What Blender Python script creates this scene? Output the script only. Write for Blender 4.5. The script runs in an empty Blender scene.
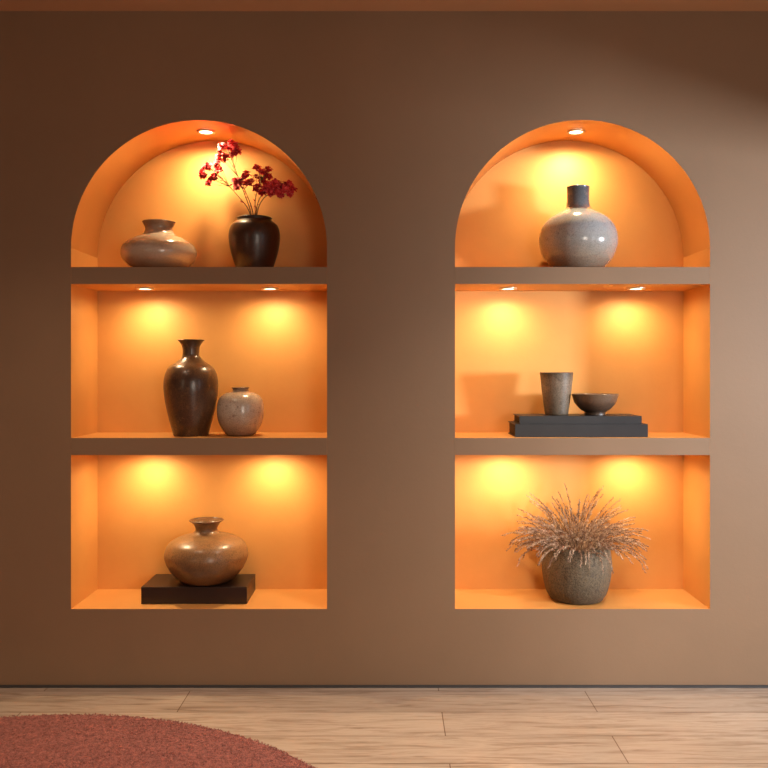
import bpy, bmesh, math, random
from mathutils import Vector, Matrix, noise
random.seed(7)
C=bpy.context.scene.collection
bpy.context.scene.view_settings.view_transform='Standard'
D=3.3; S=260.0; F=D*S; CX=390.0; CY=370.0; H=1.22
def X(px,y=0): return (px-CX)/F*(D+y)
def Z(py,y=0): return H-(py-CY)/F*(D+y)
# ---------- materials ----------
def newmat(name):
    m=bpy.data.materials.new(name); m.use_nodes=True
    nt=m.node_tree; b=nt.nodes['Principled BSDF']; return m,nt,b
def ramp(nt,stops,interp='LINEAR'):
    r=nt.nodes.new('ShaderNodeValToRGB'); cr=r.color_ramp; cr.interpolation=interp
    while len(cr.elements)<len(stops): cr.elements.new(0.5)
    for e,(p,c) in zip(cr.elements,stops):
        e.position=p; e.color=(*c,1)
    return r
def nz(nt,vec,scale,detail=4,rough=.55):
    n=nt.nodes.new('ShaderNodeTexNoise'); n.inputs['Scale'].default_value=scale
    n.inputs['Detail'].default_value=detail; n.inputs['Roughness'].default_value=rough
    nt.links.new(vec,n.inputs['Vector']); return n
def bump(nt,b,h,strength,dist=.01):
    u=nt.nodes.new('ShaderNodeBump'); u.inputs['Strength'].default_value=strength
    u.inputs['Distance'].default_value=dist
    nt.links.new(h,u.inputs['Height']); nt.links.new(u.outputs['Normal'],b.inputs['Normal'])
def plaster(name,c1,c2,rough=.75,scale=2.5,bs=.15):
    m,nt,b=newmat(name)
    g=nt.nodes.new('ShaderNodeNewGeometry'); v=g.outputs['Position']
    n=nz(nt,v,scale,6,.6); r=ramp(nt,[(.3,c1),(.7,c2)])
    nt.links.new(n.outputs['Fac'],r.inputs['Fac']); nt.links.new(r.outputs['Color'],b.inputs['Base Color'])
    b.inputs['Roughness'].default_value=rough
    n2=nz(nt,v,60,5,.7); bump(nt,b,n2.outputs['Fac'],bs,.004)
    return m
def flat(name,c,rough=.5,metal=0,em=None,es=0):
    m,nt,b=newmat(name); b.inputs['Base Color'].default_value=(*c,1)
    b.inputs['Roughness'].default_value=rough; b.inputs['Metallic'].default_value=metal
    if em: b.inputs['Emission Color'].default_value=(*em,1); b.inputs['Emission Strength'].default_value=es
    return m
def ceramic(name,h,stops,rough=.25,mott=.25,nscale=9,speck=None,bs=.1,coat=.0,fine=.35):
    """vertical glaze gradient (object z / h) disturbed by noise, optional blotches, plus fine grain"""
    m,nt,b=newmat(name); L=nt.links.new
    tc=nt.nodes.new('ShaderNodeTexCoord'); v=tc.outputs['Object']
    sp=nt.nodes.new('ShaderNodeSeparateXYZ'); L(v,sp.inputs[0])
    d=nt.nodes.new('ShaderNodeMath'); d.operation='DIVIDE'; L(sp.outputs['Z'],d.inputs[0]); d.inputs[1].default_value=h
    n=nz(nt,v,nscale,6,.65)
    s=nt.nodes.new('ShaderNodeMath'); s.operation='SUBTRACT'; L(n.outputs['Fac'],s.inputs[0]); s.inputs[1].default_value=.5
    k=nt.nodes.new('ShaderNodeMath'); k.operation='MULTIPLY_ADD'; L(s.outputs[0],k.inputs[0]); k.inputs[1].default_value=mott*2; L(d.outputs[0],k.inputs[2])
    r=ramp(nt,stops); L(k.outputs[0],r.inputs['Fac']); col=r.outputs['Color']
    if speck:
        n2=nz(nt,v,speck[0],3,.6); r2=ramp(nt,[(speck[1],(0,0,0)),(speck[1]+.12,(.6,.6,.6))]); L(n2.outputs['Fac'],r2.inputs['Fac'])
        mx=nt.nodes.new('ShaderNodeMix'); mx.data_type='RGBA'; L(r2.outputs['Color'],mx.inputs['Factor'])
        L(col,mx.inputs['A']); mx.inputs['B'].default_value=(*speck[2],1); col=mx.outputs['Result']
    nf=nz(nt,v,230,3,.7); rf=ramp(nt,[(.38,(1-fine,)*3),(.5,(1,1,1)),(.64,(1+fine*.5,)*3)]); L(nf.outputs['Fac'],rf.inputs['Fac'])
    mf=nt.nodes.new('ShaderNodeMix'); mf.data_type='RGBA'; mf.blend_type='MULTIPLY'; mf.inputs['Factor'].default_value=1
    L(col,mf.inputs['A']); L(rf.outputs['Color'],mf.inputs['B'])
    L(mf.outputs['Result'],b.inputs['Base Color']); b.inputs['Roughness'].default_value=rough; b.inputs['Coat Weight'].default_value=coat
    b.inputs['Coat Roughness'].default_value=.15
    n3=nz(nt,v,90,4,.6); bump(nt,b,n3.outputs['Fac'],bs,.004)
    return m
# ---------- mesh helpers ----------
def obj(name,bm,mats,smooth=False,parent=None,loc=None):
    me=bpy.data.meshes.new(name); bm.to_mesh(me); bm.free()
    for m in (mats if isinstance(mats,(list,tuple)) else [mats]): me.materials.append(m)
    if smooth:
        for p in me.polygons: p.use_smooth=True
    o=bpy.data.objects.new(name,me); C.objects.link(o)
    if loc: o.location=loc
    if parent: o.parent=parent
    return o
def empty(name,loc=(0,0,0)):
    e=bpy.data.objects.new(name,None); e.empty_display_size=.05; e.location=loc; C.objects.link(e); return e
def addbox(bm,a,b,mi=0):
    vs=[bm.verts.new((x,y,z)) for x in (a[0],b[0]) for y in (a[1],b[1]) for z in (a[2],b[2])]
    F_=[(0,1,3,2),(4,6,7,5),(0,4,5,1),(2,3,7,6),(0,2,6,4),(1,5,7,3)]
    fs=[]
    for f in F_:
        q=bm.faces.new([vs[i] for i in f]); q.material_index=mi; fs.append(q)
    bmesh.ops.recalc_face_normals(bm,faces=fs); return fs
def box(name,a,b,mat,bevel=0,parent=None):
    c=[(a[i]+b[i])/2 for i in range(3)]
    bm=bmesh.new(); addbox(bm,[a[i]-c[i] for i in range(3)],[b[i]-c[i] for i in range(3)])
    if bevel: bmesh.ops.bevel(bm,geom=bm.edges[:],offset=bevel,segments=3,affect='EDGES',profile=.5)
    return obj(name,bm,mat,loc=c,parent=parent)
def catmull(pts,n=8):
    out=[]
    P=[pts[0]]+list(pts)+[pts[-1]]
    for i in range(1,len(P)-2):
        p0,p1,p2,p3=[Vector(q) for q in P[i-1:i+3]]
        for k in range(n):
            t=k/n
            out.append(.5*((2*p1)+(-p0+p2)*t+(2*p0-5*p1+4*p2-p3)*t*t+(-p0+3*p1-3*p2+p3)*t**3))
    out.append(Vector(pts[-1])); return out
def lathe(name,prof,mat,loc,t=.008,segs=72,parent=None,wob=0,sx=1.0):
    """prof: (r,z) bottom->rim in metres. makes outer wall, rounded lip, inner wall and floor"""
    o=catmull(prof)
    o=[Vector((max(p.x,.002),p.y)) for p in o]
    r0=o[0].x
    outer=[Vector((0.0,0)),Vector((r0*.9,0))]+o
    rim=o[-1]
    inner=[Vector((rim.x-t*.3,rim.y+t*.35)),Vector((rim.x-t*.7,rim.y+t*.35))]
    for p in reversed(o[:-1]):
        if p.y>t*1.5: inner.append(Vector((max(p.x-t,.002),p.y)))
    inner.append(Vector((0.0,t*1.5)))
    full=outer+inner
    bm=bmesh.new(); rings=[]
    for p in full:
        if p.x<=1e-6: rings.append([bm.verts.new((0,0,p.y))]); continue
        ring=[]
        for i in range(segs):
            a=2*math.pi*i/segs
            w=1+wob*noise.noise(Vector((math.cos(a)*1.5,math.sin(a)*1.5,p.y*12)))
            ring.append(bm.verts.new((p.x*w*math.cos(a)*sx,p.x*w*math.sin(a)*sx,p.y)))
        rings.append(ring)
    for A,B in zip(rings,rings[1:]):
        for i in range(segs):
            j=(i+1)%segs
            if len(A)==1: bm.faces.new((A[0],B[j],B[i]))
            elif len(B)==1: bm.faces.new((A[i],A[j],B[0]))
            else: bm.faces.new((A[i],A[j],B[j],B[i]))
    bmesh.ops.recalc_face_normals(bm,faces=bm.faces[:])
    return obj(name,bm,mat,smooth=True,loc=loc,parent=parent)
def tube(bm,pts,r0,r1,seg=5,mi=0):
    rings=[]
    n=len(pts)
    for i,p in enumerate(pts):
        d=(pts[min(i+1,n-1)]-pts[max(i-1,0)]).normalized()
        a=d.orthogonal().normalized(); b=d.cross(a); r=r0+(r1-r0)*i/(n-1)
        rings.append([bm.verts.new(p+(a*math.cos(2*math.pi*k/seg)+b*math.sin(2*math.pi*k/seg))*r) for k in range(seg)])
    for q in range(1,n):
        A=rings[q-1];B=rings[q]
        best=min(range(seg),key=lambda s:sum((A[k].co-B[(k+s)%seg].co).length for k in range(seg)))
        rings[q]=[B[(k+best)%seg] for k in range(seg)]
    for A,B in zip(rings,rings[1:]):
        for k in range(seg):
            f=bm.faces.new((A[k],A[(k+1)%seg],B[(k+1)%seg],B[k])); f.material_index=mi
    f=bm.faces.new(rings[-1]); f.material_index=mi
# ---------- materials ----------
M_wall=plaster('wall_taupe_plaster',(.275,.167,.096),(.31,.188,.108),.5,1.6,.12)
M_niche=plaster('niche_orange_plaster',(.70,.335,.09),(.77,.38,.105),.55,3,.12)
M_ceil=plaster('ceiling_paint',(.64,.36,.20),(.68,.38,.21),.8,2,.05)
M_side=plaster('side_wall_paint',(.35,.24,.17),(.38,.27,.19),.8,2,.05)
# ---------- room ----------
NW=[(X(71),X(327)),(X(455),X(710))]
ZB=Z(609); DEP=.30
SH=[(Z(284),Z(267)),(Z(455),Z(438))]   # shelf (bottom, top)
def loop(x0,x1):
    r=(x1-x0)/2; cx=(x0+x1)/2; zs=Z(120)-r
    pts=[(x0,ZB),(x1,ZB)]
    N=64
    for i in range(N+1):
        a=math.pi*i/N; pts.append((cx+r*math.cos(a),zs+r*math.sin(a)))
    return pts
bm=bmesh.new()
def ring(pts,y):
    vs=[bm.verts.new((p[0],y,p[1])) for p in pts]
    es=[bm.edges.new((vs[i],vs[(i+1)%len(vs)])) for i in range(len(vs))]
    return vs,es
RX0,RX1=-2.6,2.6
E=[]
ov,oe=ring([(RX0,0),(RX1,0),(RX1,2.6),(RX0,2.6)],0); E+=oe
loops=[]
for x0,x1 in NW:
    v,e=ring(loop(x0,x1),0); E+=e; loops.append(v)
bmesh.ops.triangle_fill(bm,edges=E,use_beauty=True,use_dissolve=False)
for f in bm.faces:
    f.material_index=0
    if f.normal.y>0: f.normal_flip()
for lv in loops:
    bv=[bm.verts.new((v.co.x,DEP,v.co.z)) for v in lv]
    n=len(lv)
    for i in range(n):
        j=(i+1)%n
        f=bm.faces.new((lv[i],bv[i],bv[j],lv[j])); f.material_index=1
        if 2<=i<n-1: f.smooth=True
    f=bm.faces.new(bv); f.material_index=1; f.normal_update()
    if f.normal.y>0: f.normal_flip()
vb=[bm.verts.new((x,DEP+.12,z)) for x,z in ((RX0,0),(RX1,0),(RX1,2.6),(RX0,2.6))]
bm.faces.new(vb)
for i in range(4):
    bm.faces.new((ov[i],ov[(i+1)%4],vb[(i+1)%4],vb[i]))
obj('wall_back',bm,[M_wall,M_niche])
for x0,x1 in NW:
    for zb,zt in SH:
        bm=bmesh.new(); c=((x0+x1)/2,DEP/2,(zb+zt)/2)
        fs=addbox(bm,(x0-c[0]+.0005,-DEP/2,zb-c[2]),(x1-c[0]-.0005,DEP/2-.0005,zt-c[2]))
        for f in bm.faces:
            f.normal_update(); f.material_index=0 if f.normal.y<-.5 else 1
        obj('wall_shelf',bm,[M_wall,M_niche],loc=c)
# floor
m,nt,b=newmat('oak_plank_floor'); L=nt.links.new
g=nt.nodes.new('ShaderNodeNewGeometry')
mp=nt.nodes.new('ShaderNodeMapping'); mp.inputs['Location'].default_value=(.76,.04,0); L(g.outputs['Position'],mp.inputs['Vector'])
br=nt.nodes.new('ShaderNodeTexBrick'); L(mp.outputs[0],br.inputs['Vector'])
br.inputs['Scale'].default_value=1; br.inputs['Brick Width'].default_value=1.5; br.inputs['Row Height'].default_value=.2
br.inputs['Mortar Size'].default_value=.0020; br.inputs['Mortar Smooth'].default_value=.2; br.offset=.37
br.inputs['Color1'].default_value=(.50,.40,.32,1); br.inputs['Color2'].default_value=(.61,.50,.405,1); br.inputs['Mortar'].default_value=(.26,.18,.13,1)
mp2=nt.nodes.new('ShaderNodeMapping'); mp2.inputs['Scale'].default_value=(1.1,13,1); L(g.outputs['Position'],mp2.inputs['Vector'])
n=nz(nt,mp2.outputs[0],3,8,.65); n.inputs['Distortion'].default_value=.8
r=ramp(nt,[(.30,(.55,.47,.41)),(.47,(.92,.89,.86)),(.56,(1.06,1.05,1.04)),(.72,(.78,.73,.69))]); L(n.outputs['Fac'],r.inputs['Fac'])
mx=nt.nodes.new('ShaderNodeMix'); mx.data_type='RGBA'; mx.blend_type='MULTIPLY'; mx.inputs['Factor'].default_value=1
L(br.outputs['Color'],mx.inputs['A']); L(r.outputs['Color'],mx.inputs['B']); L(mx.outputs['Result'],b.inputs['Base Color'])
b.inputs['Roughness'].default_value=.27
bump(nt,b,n.outputs['Fac'],.06,.003)
M_floor=m
box('floor',(RX0,-5.2,-.1),(RX1,0,0),M_floor)
box('ceiling',(RX0,-5.2,2.6),(RX1,.42,2.7),M_ceil)
M_gap=flat('dark_shadow_gap',(.06,.055,.055),.5)
box('shadow_gap_strip',(RX0,-.008,0),(RX1,0,.009),M_gap)  # thin dark strip imitating the shaded gap where wall meets floor
box('wall_left',(RX0-.1,-5.2,0),(RX0,.42,2.6),M_side)
WY0,WY1,WZ0,WZ1=-1.35,-.35,.2,1.92
bm=bmesh.new()
for a,b_ in (((RX1,-5.2,0),(RX1+.1,WY0,2.6)),((RX1,WY1,0),(RX1+.1,.42,2.6)),((RX1,WY0,0),(RX1+.1,WY1,WZ0)),((RX1,WY0,WZ1),(RX1+.1,WY1,2.6))):
    addbox(bm,a,b_)
obj('wall_right',bm,M_side)
bm=bmesh.new()
for a,b_ in (((RX1+.02,WY0,WZ0),(RX1+.08,WY0+.05,WZ1)),((RX1+.02,WY1-.05,WZ0),(RX1+.08,WY1,WZ1)),((RX1+.02,WY0+.05,WZ0),(RX1+.08,WY1-.05,WZ0+.05)),((RX1+.02,WY0+.05,WZ1-.05),(RX1+.08,WY1-.05,WZ1))):
    addbox(bm,a,b_)
obj('window_1',bm,flat('window_frame_paint',(.6,.55,.5),.4))
# rug
m,nt,b=newmat('terracotta_wool_rug'); L=nt.links.new
g=nt.nodes.new('ShaderNodeNewGeometry')
n=nz(nt,g.outputs['Position'],90,4,.8)
r=ramp(nt,[(.34,(.17,.042,.034)),(.66,(.56,.18,.145))]); L(n.outputs['Fac'],r.inputs['Fac'])
L(r.outputs['Color'],b.inputs['Base Color']); b.inputs['Roughness'].default_value=.95
b.inputs['Sheen Weight'].default_value=.15
bump(nt,b,n.outputs['Fac'],.8,.012); M_rug=m
bm=bmesh.new()
RC=(-1.11,-1.455); RR=1.165
N=220
prof=[(RR-.001,0),(RR,.006),(RR-.003,.012),(RR-.012,.015)]+[(RR*k/90,.016) for k in range(88,0,-1)]
rings=[]
for rr,z in prof:
    ringv=[]
    for i in range(N):
        a=2*math.pi*i/N; x=rr*math.cos(a); y=rr*math.sin(a)
        dz=0 if z<.015 else .003*noise.noise(Vector((x*40,y*40,0)))
        ringv.append(bm.verts.new((x,y,z+dz)))
    rings.append(ringv)
for A,B in zip(rings,rings[1:]):
    for i in range(N): bm.faces.new((A[i],A[(i+1)%N],B[(i+1)%N],B[i]))
bm.faces.new(rings[-1])
for _ in range(30000):
    a=random.uniform(math.radians(20),math.radians(160)); rr=RR*math.sqrt(random.uniform(.25,.995))
    x=rr*math.cos(a); y=rr*math.sin(a)
    if y<.35: continue
    hh=random.uniform(.0015,.0045); w_=.0034; t=random.uniform(0,6.28)
    lx,ly=random.uniform(-.003,.003),random.uniform(-.003,.003)
    q=[bm.verts.new((x+w_*math.cos(t+k*2.094),y+w_*math.sin(t+k*2.094),.0145)) for k in range(3)]
    p=bm.verts.new((x+lx,y+ly,.016+hh))
    for k in range(3): bm.faces.new((q[k],q[(k+1)%3],p))
bmesh.ops.recalc_face_normals(bm,faces=bm.faces[:])
obj('round_rug',bm,M_rug,smooth=True,loc=(RC[0],RC[1],0))
# ---------- downlights ----------
M_ring=flat('downlight_trim',(.75,.6,.42),.3,.6)
M_lens=flat('downlight_lens',(1,.9,.7),.4,0,(1,.80,.50),8)
def disc_ring(bm,r0,r1,z0,z1,N=40):
    R=[[bm.verts.new((r*math.cos(2*math.pi*i/N),r*math.sin(2*math.pi*i/N),z)) for i in range(N)] for r,z in ((r1,0),(r1,z0),(r0,z0),(r0,z1))]
    for A,B in zip(R,R[1:]):
        for i in range(N): bm.faces.new((A[i],A[(i+1)%N],B[(i+1)%N],B[i]))
def downlight(x,y,z,power,size=118,r=.036,tilt=12,col=(1,.75,.43),wide=.4,drop=.03):
    e=empty('recessed_downlight',(x,y,z))
    bm=bmesh.new(); disc_ring(bm,r*.72,r,-.006,-.001); bmesh.ops.recalc_face_normals(bm,faces=bm.faces[:])
    obj('trim_ring',bm,M_ring,True,e)
    bm=bmesh.new(); bmesh.ops.create_cone(bm,cap_ends=True,segments=32,radius1=r*.72,radius2=r*.72,depth=.002)
    obj('lens',bm,M_lens,False,e,(0,0,-.003))
    for nm,pw,sz,tl,dr in (('lamp',power,size,tilt,.02),('lamp_diffuse',power*wide,178,0,drop)):
        ld=bpy.data.lights.new('spot','SPOT'); ld.energy=pw; ld.color=col; ld.spot_size=math.radians(sz); ld.spot_blend=1 if nm=='lamp' else .35; ld.shadow_soft_size=.02
        lo=bpy.data.objects.new(nm,ld); C.objects.link(lo); lo.parent=e; lo.location=(0,0,-dr); lo.rotation_euler=(math.radians(tl),0,0)
    return e
for px in (145,270,508,636):
    yy=.16; xx=X(px,yy)
    downlight(xx,yy,SH[0][0],4.9,140,wide=.42,drop=.022)
    downlight(xx,yy,SH[1][0],5.6,140,wide=.42,drop=.022)
for px in (206,576):
    downlight(X(px,.15),.15,Z(120)-.001,10.5,134,wide=.5,drop=.024)
# ---------- ceramics ----------
def pxprof(pts,base,sc): return [(w/2/sc,(base-py)/sc) for w,py in pts]
def sc(y): return F/(D+y)
T1=SH[0][1]; T2=SH[1][1]
# 1 squat vase
y=.15;s=sc(y)
h=50/s
M=ceramic('squat_vase_glaze',h,[(0,(.28,.15,.08)),(.20,(.50,.35,.23)),(.40,(.64,.51,.40)),(.53,(.28,.16,.10)),(.66,(.60,.49,.39)),(.9,(.28,.16,.10))],.22,.20,5,None,.1,.6,.12)
lathe('squat_vase',pxprof([(40,268),(56,264),(70,257),(74,250),(69,242),(52,236),(36,232.5),(29,229),(27,225),(31,220.5),(33,219)],268,s),M,(X(159,y),y,T1))
# 2 flower vase
fe=empty('flower_vase',(X(254.5,y),y,T1)); h=52/s
M=ceramic('dark_brown_glaze',h,[(0,(.045,.018,.010)),(.5,(.06,.024,.013)),(1,(.04,.018,.011))],.34,.2,10,None,.15,.15)
lathe('vase_body',pxprof([(34,268),(37,264),(45,252),(50,240),(51,231),(47,223),(39,219),(34,217),(35,215)],268,s),M,(0,0,0),parent=fe)
M_stem=flat('flower_stem',(.16,.11,.035),.6)
m,nt,b=newmat('crimson_petal'); g=nt.nodes.new('ShaderNodeNewGeometry')
n=nz(nt,g.outputs['Position'],110,2); r=ramp(nt,[(.3,(.42,.014,.022)),(.55,(.75,.04,.05)),(.72,(.85,.20,.18))]); nt.links.new(n.outputs['Fac'],r.inputs['Fac']); nt.links.new(r.outputs['Color'],b.inputs['Base Color'])
b.inputs['Roughness'].default_value=.65; M_pet=m
def L3(px,py,dy):
    yy=y+dy; return Vector((X(px,yy)-X(254.5,y),dy,Z(py,yy)-T1))
bs_=bmesh.new(); bp=bmesh.new()
def petal(bm,c,d,nrm,ln,wd,mi=0):
    side=d.cross(nrm).normalized(); rows=[]
    for t,w in ((0,.25),(.3,.85),(.65,1.05),(.9,.75),(1,.25)):
        mid=c+d*ln*t+nrm*ln*(.35*t-.45*t*t)
        rows.append([bm.verts.new(mid-side*wd*w/2+nrm*wd*.12*w),bm.verts.new(mid),bm.verts.new(mid+side*wd*w/2+nrm*wd*.12*w)])
    for A,B in zip(rows,rows[1:]):
        for k in (0,1):
            f=bm.faces.new((A[k],A[k+1],B[k+1],B[k])); f.material_index=mi; f.smooth=True
def blossom(c,nrm,R):
    nrm=nrm.normalized(); a=nrm.orthogonal().normalized(); b=nrm.cross(a)
    for lay,(cnt,rr,up) in enumerate(((8,1,-.1),(7,.95,.5),(5,.8,1.3))):
        for i in range(cnt):
            t=2*math.pi*(i+lay*.5)/cnt+random.uniform(-.25,.25)
            d=(a*math.cos(t)+b*math.sin(t)+nrm*(up+random.uniform(-.15,.15))).normalized()
            petal(bp,c,d,(nrm-d*nrm.dot(d)).normalized(),R*rr*random.uniform(.85,1.15),R*.6)
stems=[
 ((251,214),(243,190),(228,150),0,[(228,148),(237,152),(220,153),(231,143),(226,157),(235,147),(222,147)]),
 ((250,214),(238,196),(212,168),.03,[(209,167),(217,163),(205,177),(214,176),(204,169),(209,183),(218,170)]),
 ((253,214),(247,195),(240,180),-.03,[(240,181),(246,184),(237,187),(245,176),(236,181)]),
 ((255,214),(256,196),(262,175),.02,[(262,172),(256,177),(268,177),(263,181),(257,168),(252,181),(268,170)]),
 ((257,214),(264,198),(281,187),-.02,[(281,187),(275,183),(286,190),(278,193),(285,184),(289,187)]),
 ((256,214),(259,200),(266,188),-.04,[(266,188),(271,186),(262,192),(258,187),(270,193)]),
]
for r0,v0,t0,dy,fl in stems:
    a=L3(r0[0],240,0); p=L3(*r0,dy*.2); q=L3(*v0,dy*.6); e_=L3(*t0,dy)
    pts=catmull([a,p,q,e_],6); pts=[Vector(p_) for p_ in pts]
    tube(bs_,pts,.0024,.0015)
    fl=fl+[(fx+random.uniform(-4,4),fy+random.uniform(-4,4)) for fx,fy in fl]
    for f in fl:
        yy=dy+random.uniform(-.026,.026); c=L3(f[0],f[1],yy)
        k=pts[-random.randint(2,5)]
        tube(bs_,[k,(k+c)/2+Vector((0,0,-.003)),c],.0012,.0008,4)
        dirn=(c-L3(254,205,0)).normalized()*.7+Vector((random.uniform(-.5,.5),random.uniform(-1.2,-.2),random.uniform(.0,.6)))
        blossom(c,dirn,random.uniform(.015,.0215))
    for _ in range(3):
        k=pts[random.randint(8,len(pts)-4)]; d=Vector((random.uniform(-1,1),random.uniform(-.5,.5),random.uniform(.2,1))).normalized()
        petal(bp,k,d,d.orthogonal().normalized(),.014,.006)
obj('stems',bs_,M_stem,True,fe); obj('blossoms',bp,M_pet,False,fe)
# 3 tall vase
y=.13;s=sc(y);h=96/s
M=ceramic('bronze_glaze',h,[(0,(.06,.028,.014)),(.3,(.12,.055,.026)),(.55,(.065,.032,.019)),(.75,(.16,.08,.037)),(1,(.06,.033,.018))],.30,.3,8,(50,.56,(.20,.10,.045)),.2,.3,.35)
lathe('tall_bronze_vase',pxprof([(34,436.5),(37,431),(43,420),(50,404),(53.5,390),(52,378),(44,369),(28,363),(18,358),(16.5,353),(18,347),(24,342.5),(27,341.5)],436.5,s),M,(X(191,y),y,T2))
# 4 small round vase
h=48/s
M=ceramic('speckled_cream_glaze',h,[(0,(.24,.13,.075)),(.25,(.46,.32,.22)),(.6,(.58,.50,.42)),(.85,(.52,.40,.30)),(1,(.18,.10,.06))],.24,.18,9,(45,.58,(.26,.16,.12)),.12,.5,.22)
lathe('small_round_vase',pxprof([(24,437),(32,434),(43,424),(46.5,412.5),(43,401),(31,395),(18,393),(15.5,391.5),(16,390),(18,389.5)],437,s),M,(X(240.5,y),y,T2))
# 5 plinth + vase
M_blk=plaster('black_brown_lacquer',(.026,.013,.009),(.036,.019,.013),.35,8,.05)
PX0,PX1=-.978,-.562
box('black_display_plinth',(PX0,.07,ZB),(PX1,.285,ZB+.067),M_blk,.002)
y=.17;s=sc(y);h=61/s
M=ceramic('earthen_glaze',h,[(0,(.13,.055,.020)),(.3,(.17,.078,.030)),(.5,(.31,.165,.07)),(.8,(.27,.14,.058)),(1,(.13,.065,.03))],.36,.22,6,(60,.56,(.14,.07,.03)),.18,.2,.32)
lathe('squat_jar',pxprof([(42,578),(52,576),(70,567),(81,556),(82,549),(74,540),(54,534),(32,531),(23,528),(22,524.5),(27,520),(33,518),(34,517.5)],578,s),M,(X(206.5,y),y,ZB+.067))
# 6 bottle vase
y=.15;s=sc(y);h=85/s
M=ceramic('ash_glaze',h,[(0,(.20,.13,.085)),(.15,(.32,.26,.20)),(.4,(.42,.42,.41)),(.60,(.38,.42,.46)),(.72,(.17,.19,.21)),(1,(.085,.095,.11))],.16,.12,6,(38,.58,(.24,.21,.19)),.1,.8,.22)
lathe('bottle_vase',pxprof([(40,268),(50,265),(67,256),(76,245),(78,236),(73,225),(60,216),(42,210),(27,205.5),(22.5,200),(22,192),(22.5,186),(23,184)],268,s),M,(X(578,y),y,T1))
# 7 books, cup, bowl
M_bk=plaster('navy_black_cover',(.012,.011,.015),(.018,.017,.021),.4,10,.05)
M_pg=flat('dark_page_block',(.02,.018,.02),.8)
def book(a,b_,name):
    c=((a[0]+b_[0])/2,(a[1]+b_[1])/2,a[2]); hx=(b_[0]-a[0])/2; hy=(b_[1]-a[1])/2; th=b_[2]-a[2]
    bm=bmesh.new(); t=.0035
    for q,w in (((-hx,-hy,0),(hx,hy,t)),((-hx,-hy,th-t),(hx,hy,th)),((-hx,-hy,t),(hx,-hy+t,th-t))):
        addbox(bm,q,w,0)
    bmesh.ops.bevel(bm,geom=bm.edges[:],offset=.0008,segments=2,affect='EDGES')
    addbox(bm,(-hx+.005,-hy+t,t),(hx-.005,hy-.005,th-t),1)
    obj(name,bm,[M_bk,M_pg],loc=c)
yf=.04; s=sc(yf)
zt1=T2+13/s; zt2=zt1+8/s
book((X(508,yf+.2),yf,T2),(X(648,yf),yf+.2,zt1),'coffee_table_book')
book((X(513,yf+.19),yf+.012,zt1),(X(642,yf+.01),yf+.19,zt2),'coffee_table_book')
y=.14;s=sc(y)
M=ceramic('stoneware_cup',43/s,[(0,(.11,.075,.045)),(.4,(.18,.13,.085)),(.75,(.23,.17,.115)),(.93,(.13,.09,.055)),(1,(.07,.045,.03))],.5,.3,12,(60,.55,(.08,.055,.035)),.3,0,.4)
lathe('ceramic_tumbler',pxprof([(21,418),(23,416.5),(25.5,408),(29,395),(31.5,383),(33,376)],418,s),M,(X(556.5,y),y,zt2),t=.006)
M=ceramic('stoneware_bowl',22/s,[(0,(.06,.035,.02)),(.5,(.12,.07,.045)),(1,(.18,.11,.065))],.4,.3,14,(60,.6,(.06,.04,.03)),.2,.1,.4)
lathe('ceramic_bowl',pxprof([(21,418),(21,416.5),(21,415),(30,412),(40,406),(44,400.5),(46,397.5)],418,s),M,(X(595,y),y,zt2),t=.006)
# 8 planter with dried heather
y=.15;s=sc(y)
pe=empty('potted_dried_grass',(X(576.5,y),y,ZB))
M=ceramic('rough_stoneware',55/s,[(0,(.08,.055,.03)),(.4,(.15,.11,.065)),(.8,(.19,.14,.085)),(1,(.12,.09,.055))],.75,.3,14,(55,.53,(.07,.05,.033)),.8,0,.5)
lathe('planter',pxprof([(46,600.5),(53,598.5),(62,589),(68,574),(69,562),(66,551),(62,547)],600.5,s),M,(0,0,0),t=.010,parent=pe,wob=.012)
bm=bmesh.new(); bmesh.ops.create_cone(bm,cap_ends=True,segments=40,radius1=.105,radius2=.105,depth=.01)
obj('soil',bm,flat('soil',(.05,.03,.02),.9),False,pe,(0,0,.185))
m,nt,b=newmat('dried_grass'); g=nt.nodes.new('ShaderNodeNewGeometry')
n=nz(nt,g.outputs['Position'],45,2); r=ramp(nt,[(.32,(.17,.085,.05)),(.5,(.38,.24,.15)),(.72,(.66,.49,.34))]); nt.links.new(n.outputs['Fac'],r.inputs['Fac']); nt.links.new(r.outputs['Color'],b.inputs['Base Color'])
b.inputs['Roughness'].default_value=.8; M_gr=m
bm=bmesh.new()
def seed(bm,c,d,ln,w):
    a=d.orthogonal().normalized(); b=d.cross(a)
    p0=bm.verts.new(c); p1=bm.verts.new(c+d*ln)
    q=[bm.verts.new(c+d*ln*.45+(a*math.cos(t)+b*math.sin(t))*w) for t in (0,2.094,4.189)]
    for i in range(3):
        bm.faces.new((p0,q[(i+1)%3],q[i])); bm.faces.new((p1,q[i],q[(i+1)%3]))
NS=190
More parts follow.
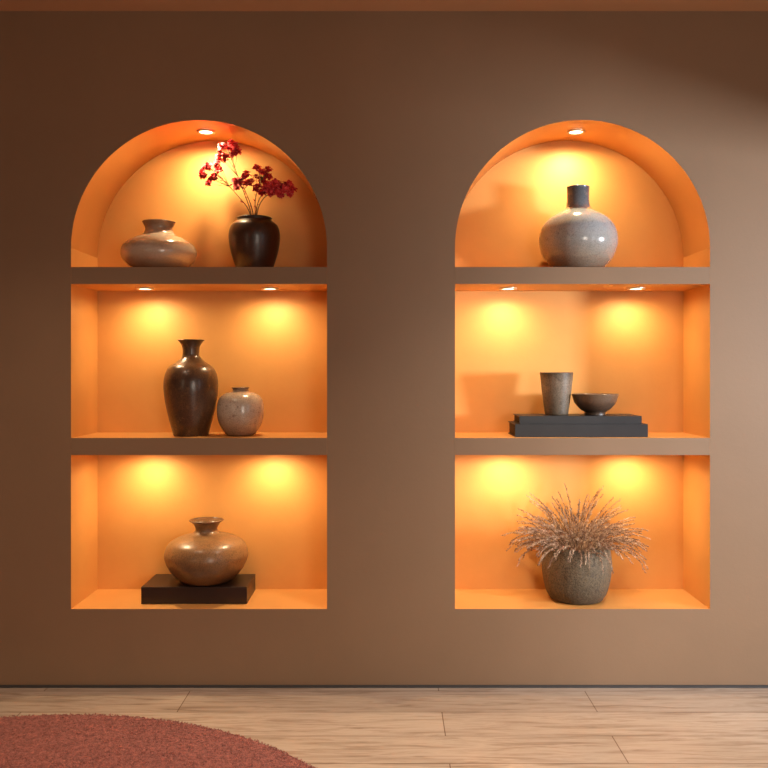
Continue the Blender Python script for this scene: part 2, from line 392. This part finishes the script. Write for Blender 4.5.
for i in range(NS):
    a=i*2.399963; u=math.sqrt((i+.5)/NS)
    u=min(1,max(0,u+random.uniform(-.08,.08)))
    dx,dy=math.cos(a),math.sin(a)
    ln=random.uniform(.20,.285)*(1.12-.20*u)
    th=.08+u*.78+random.uniform(-.1,.1); curl=(.3+1.3*u)*random.uniform(.7,1.2)
    p=Vector((dx*.07*u,dy*.07*u,.18)); pts=[p.copy()]
    K=9
    for k in range(1,K):
        t=k/(K-1); an=th+curl*t**1.4
        p=p+Vector((dx*math.sin(an),dy*math.sin(an)*.9,math.cos(an)))*ln/(K-1)
        p.y=max(min(p.y,.138),-.19)
        pts.append(p.copy())
    tube(bm,pts,.0014,.0009,3)
    m_=46
    for k in range(m_):
        t=.30+.70*k/(m_-1); f=t*8; j=min(int(f),7); c=pts[j].lerp(pts[j+1],f-j); ax=(pts[j+1]-pts[j]).normalized()
        rnd=Vector((random.gauss(0,1),random.gauss(0,1),random.gauss(0,1))).normalized()
        d=(ax*.9+rnd*.7).normalized()
        seed(bm,c,d,random.uniform(.008,.013)*(1.15-.45*t),.0025)
obj('grass_sprays',bm,M_gr,False,pe)
# ---------- lights ----------
def area(name,loc,target,size,power,col,sy=None,spread=180):
    ld=bpy.data.lights.new(name,'AREA'); ld.energy=power; ld.color=col; ld.size=size
    if sy: ld.shape='RECTANGLE'; ld.size_y=sy
    ld.spread=math.radians(spread)
    o=bpy.data.objects.new(name,ld); C.objects.link(o); o.location=loc
    o.rotation_euler=(Vector(target)-Vector(loc)).to_track_quat('-Z','Y').to_euler(); return o
area('daylight',(5.0,-2.6,1.3),(1.4,0,1.2),.5,75,(.85,.92,1),.5,90)
area('room_fill',(1.4,-4.9,1.2),(.4,-.3,.4),1.0,17,(1,.88,.74),1.4,120)  # added front fill for the whole room, no window modelled here
area('side_window_light',(2.5,-2.7,1.5),(.6,0,1.1),.6,5,(.85,.93,1),1.2)
area('left_fill',(-2.2,-3.6,1.5),(-.5,0,.8),.5,4,(1,.70,.46),1.2)  # added weak warm fill from the left, no actual lamp there
area('floor_fill',(.8,-1.1,2.55),(.8,-1.0,0),.3,13,(1,.91,.82),.3,95)  # added overhead fill to brighten floor and lower wall, no fixture
area('floor_fill',(-1.2,-1.1,2.55),(-1.2,-1.0,0),.3,6,(1,.74,.52),.3,95)  # warmer added fill for the left part of the floor
w=bpy.data.worlds.new('world'); bpy.context.scene.world=w; w.use_nodes=True
w.node_tree.nodes['Background'].inputs[0].default_value=(1,.70,.5,1); w.node_tree.nodes['Background'].inputs[1].default_value=.045
cam=bpy.data.cameras.new('camera'); co=bpy.data.objects.new('camera',cam); C.objects.link(co)
co.location=(0,-D,H); co.rotation_euler=(math.pi/2,0,0); cam.sensor_width=36; cam.lens=36*F/768
cam.shift_x=-(CX-384)/768; cam.shift_y=(CY-384)/768
bpy.context.scene.camera=co
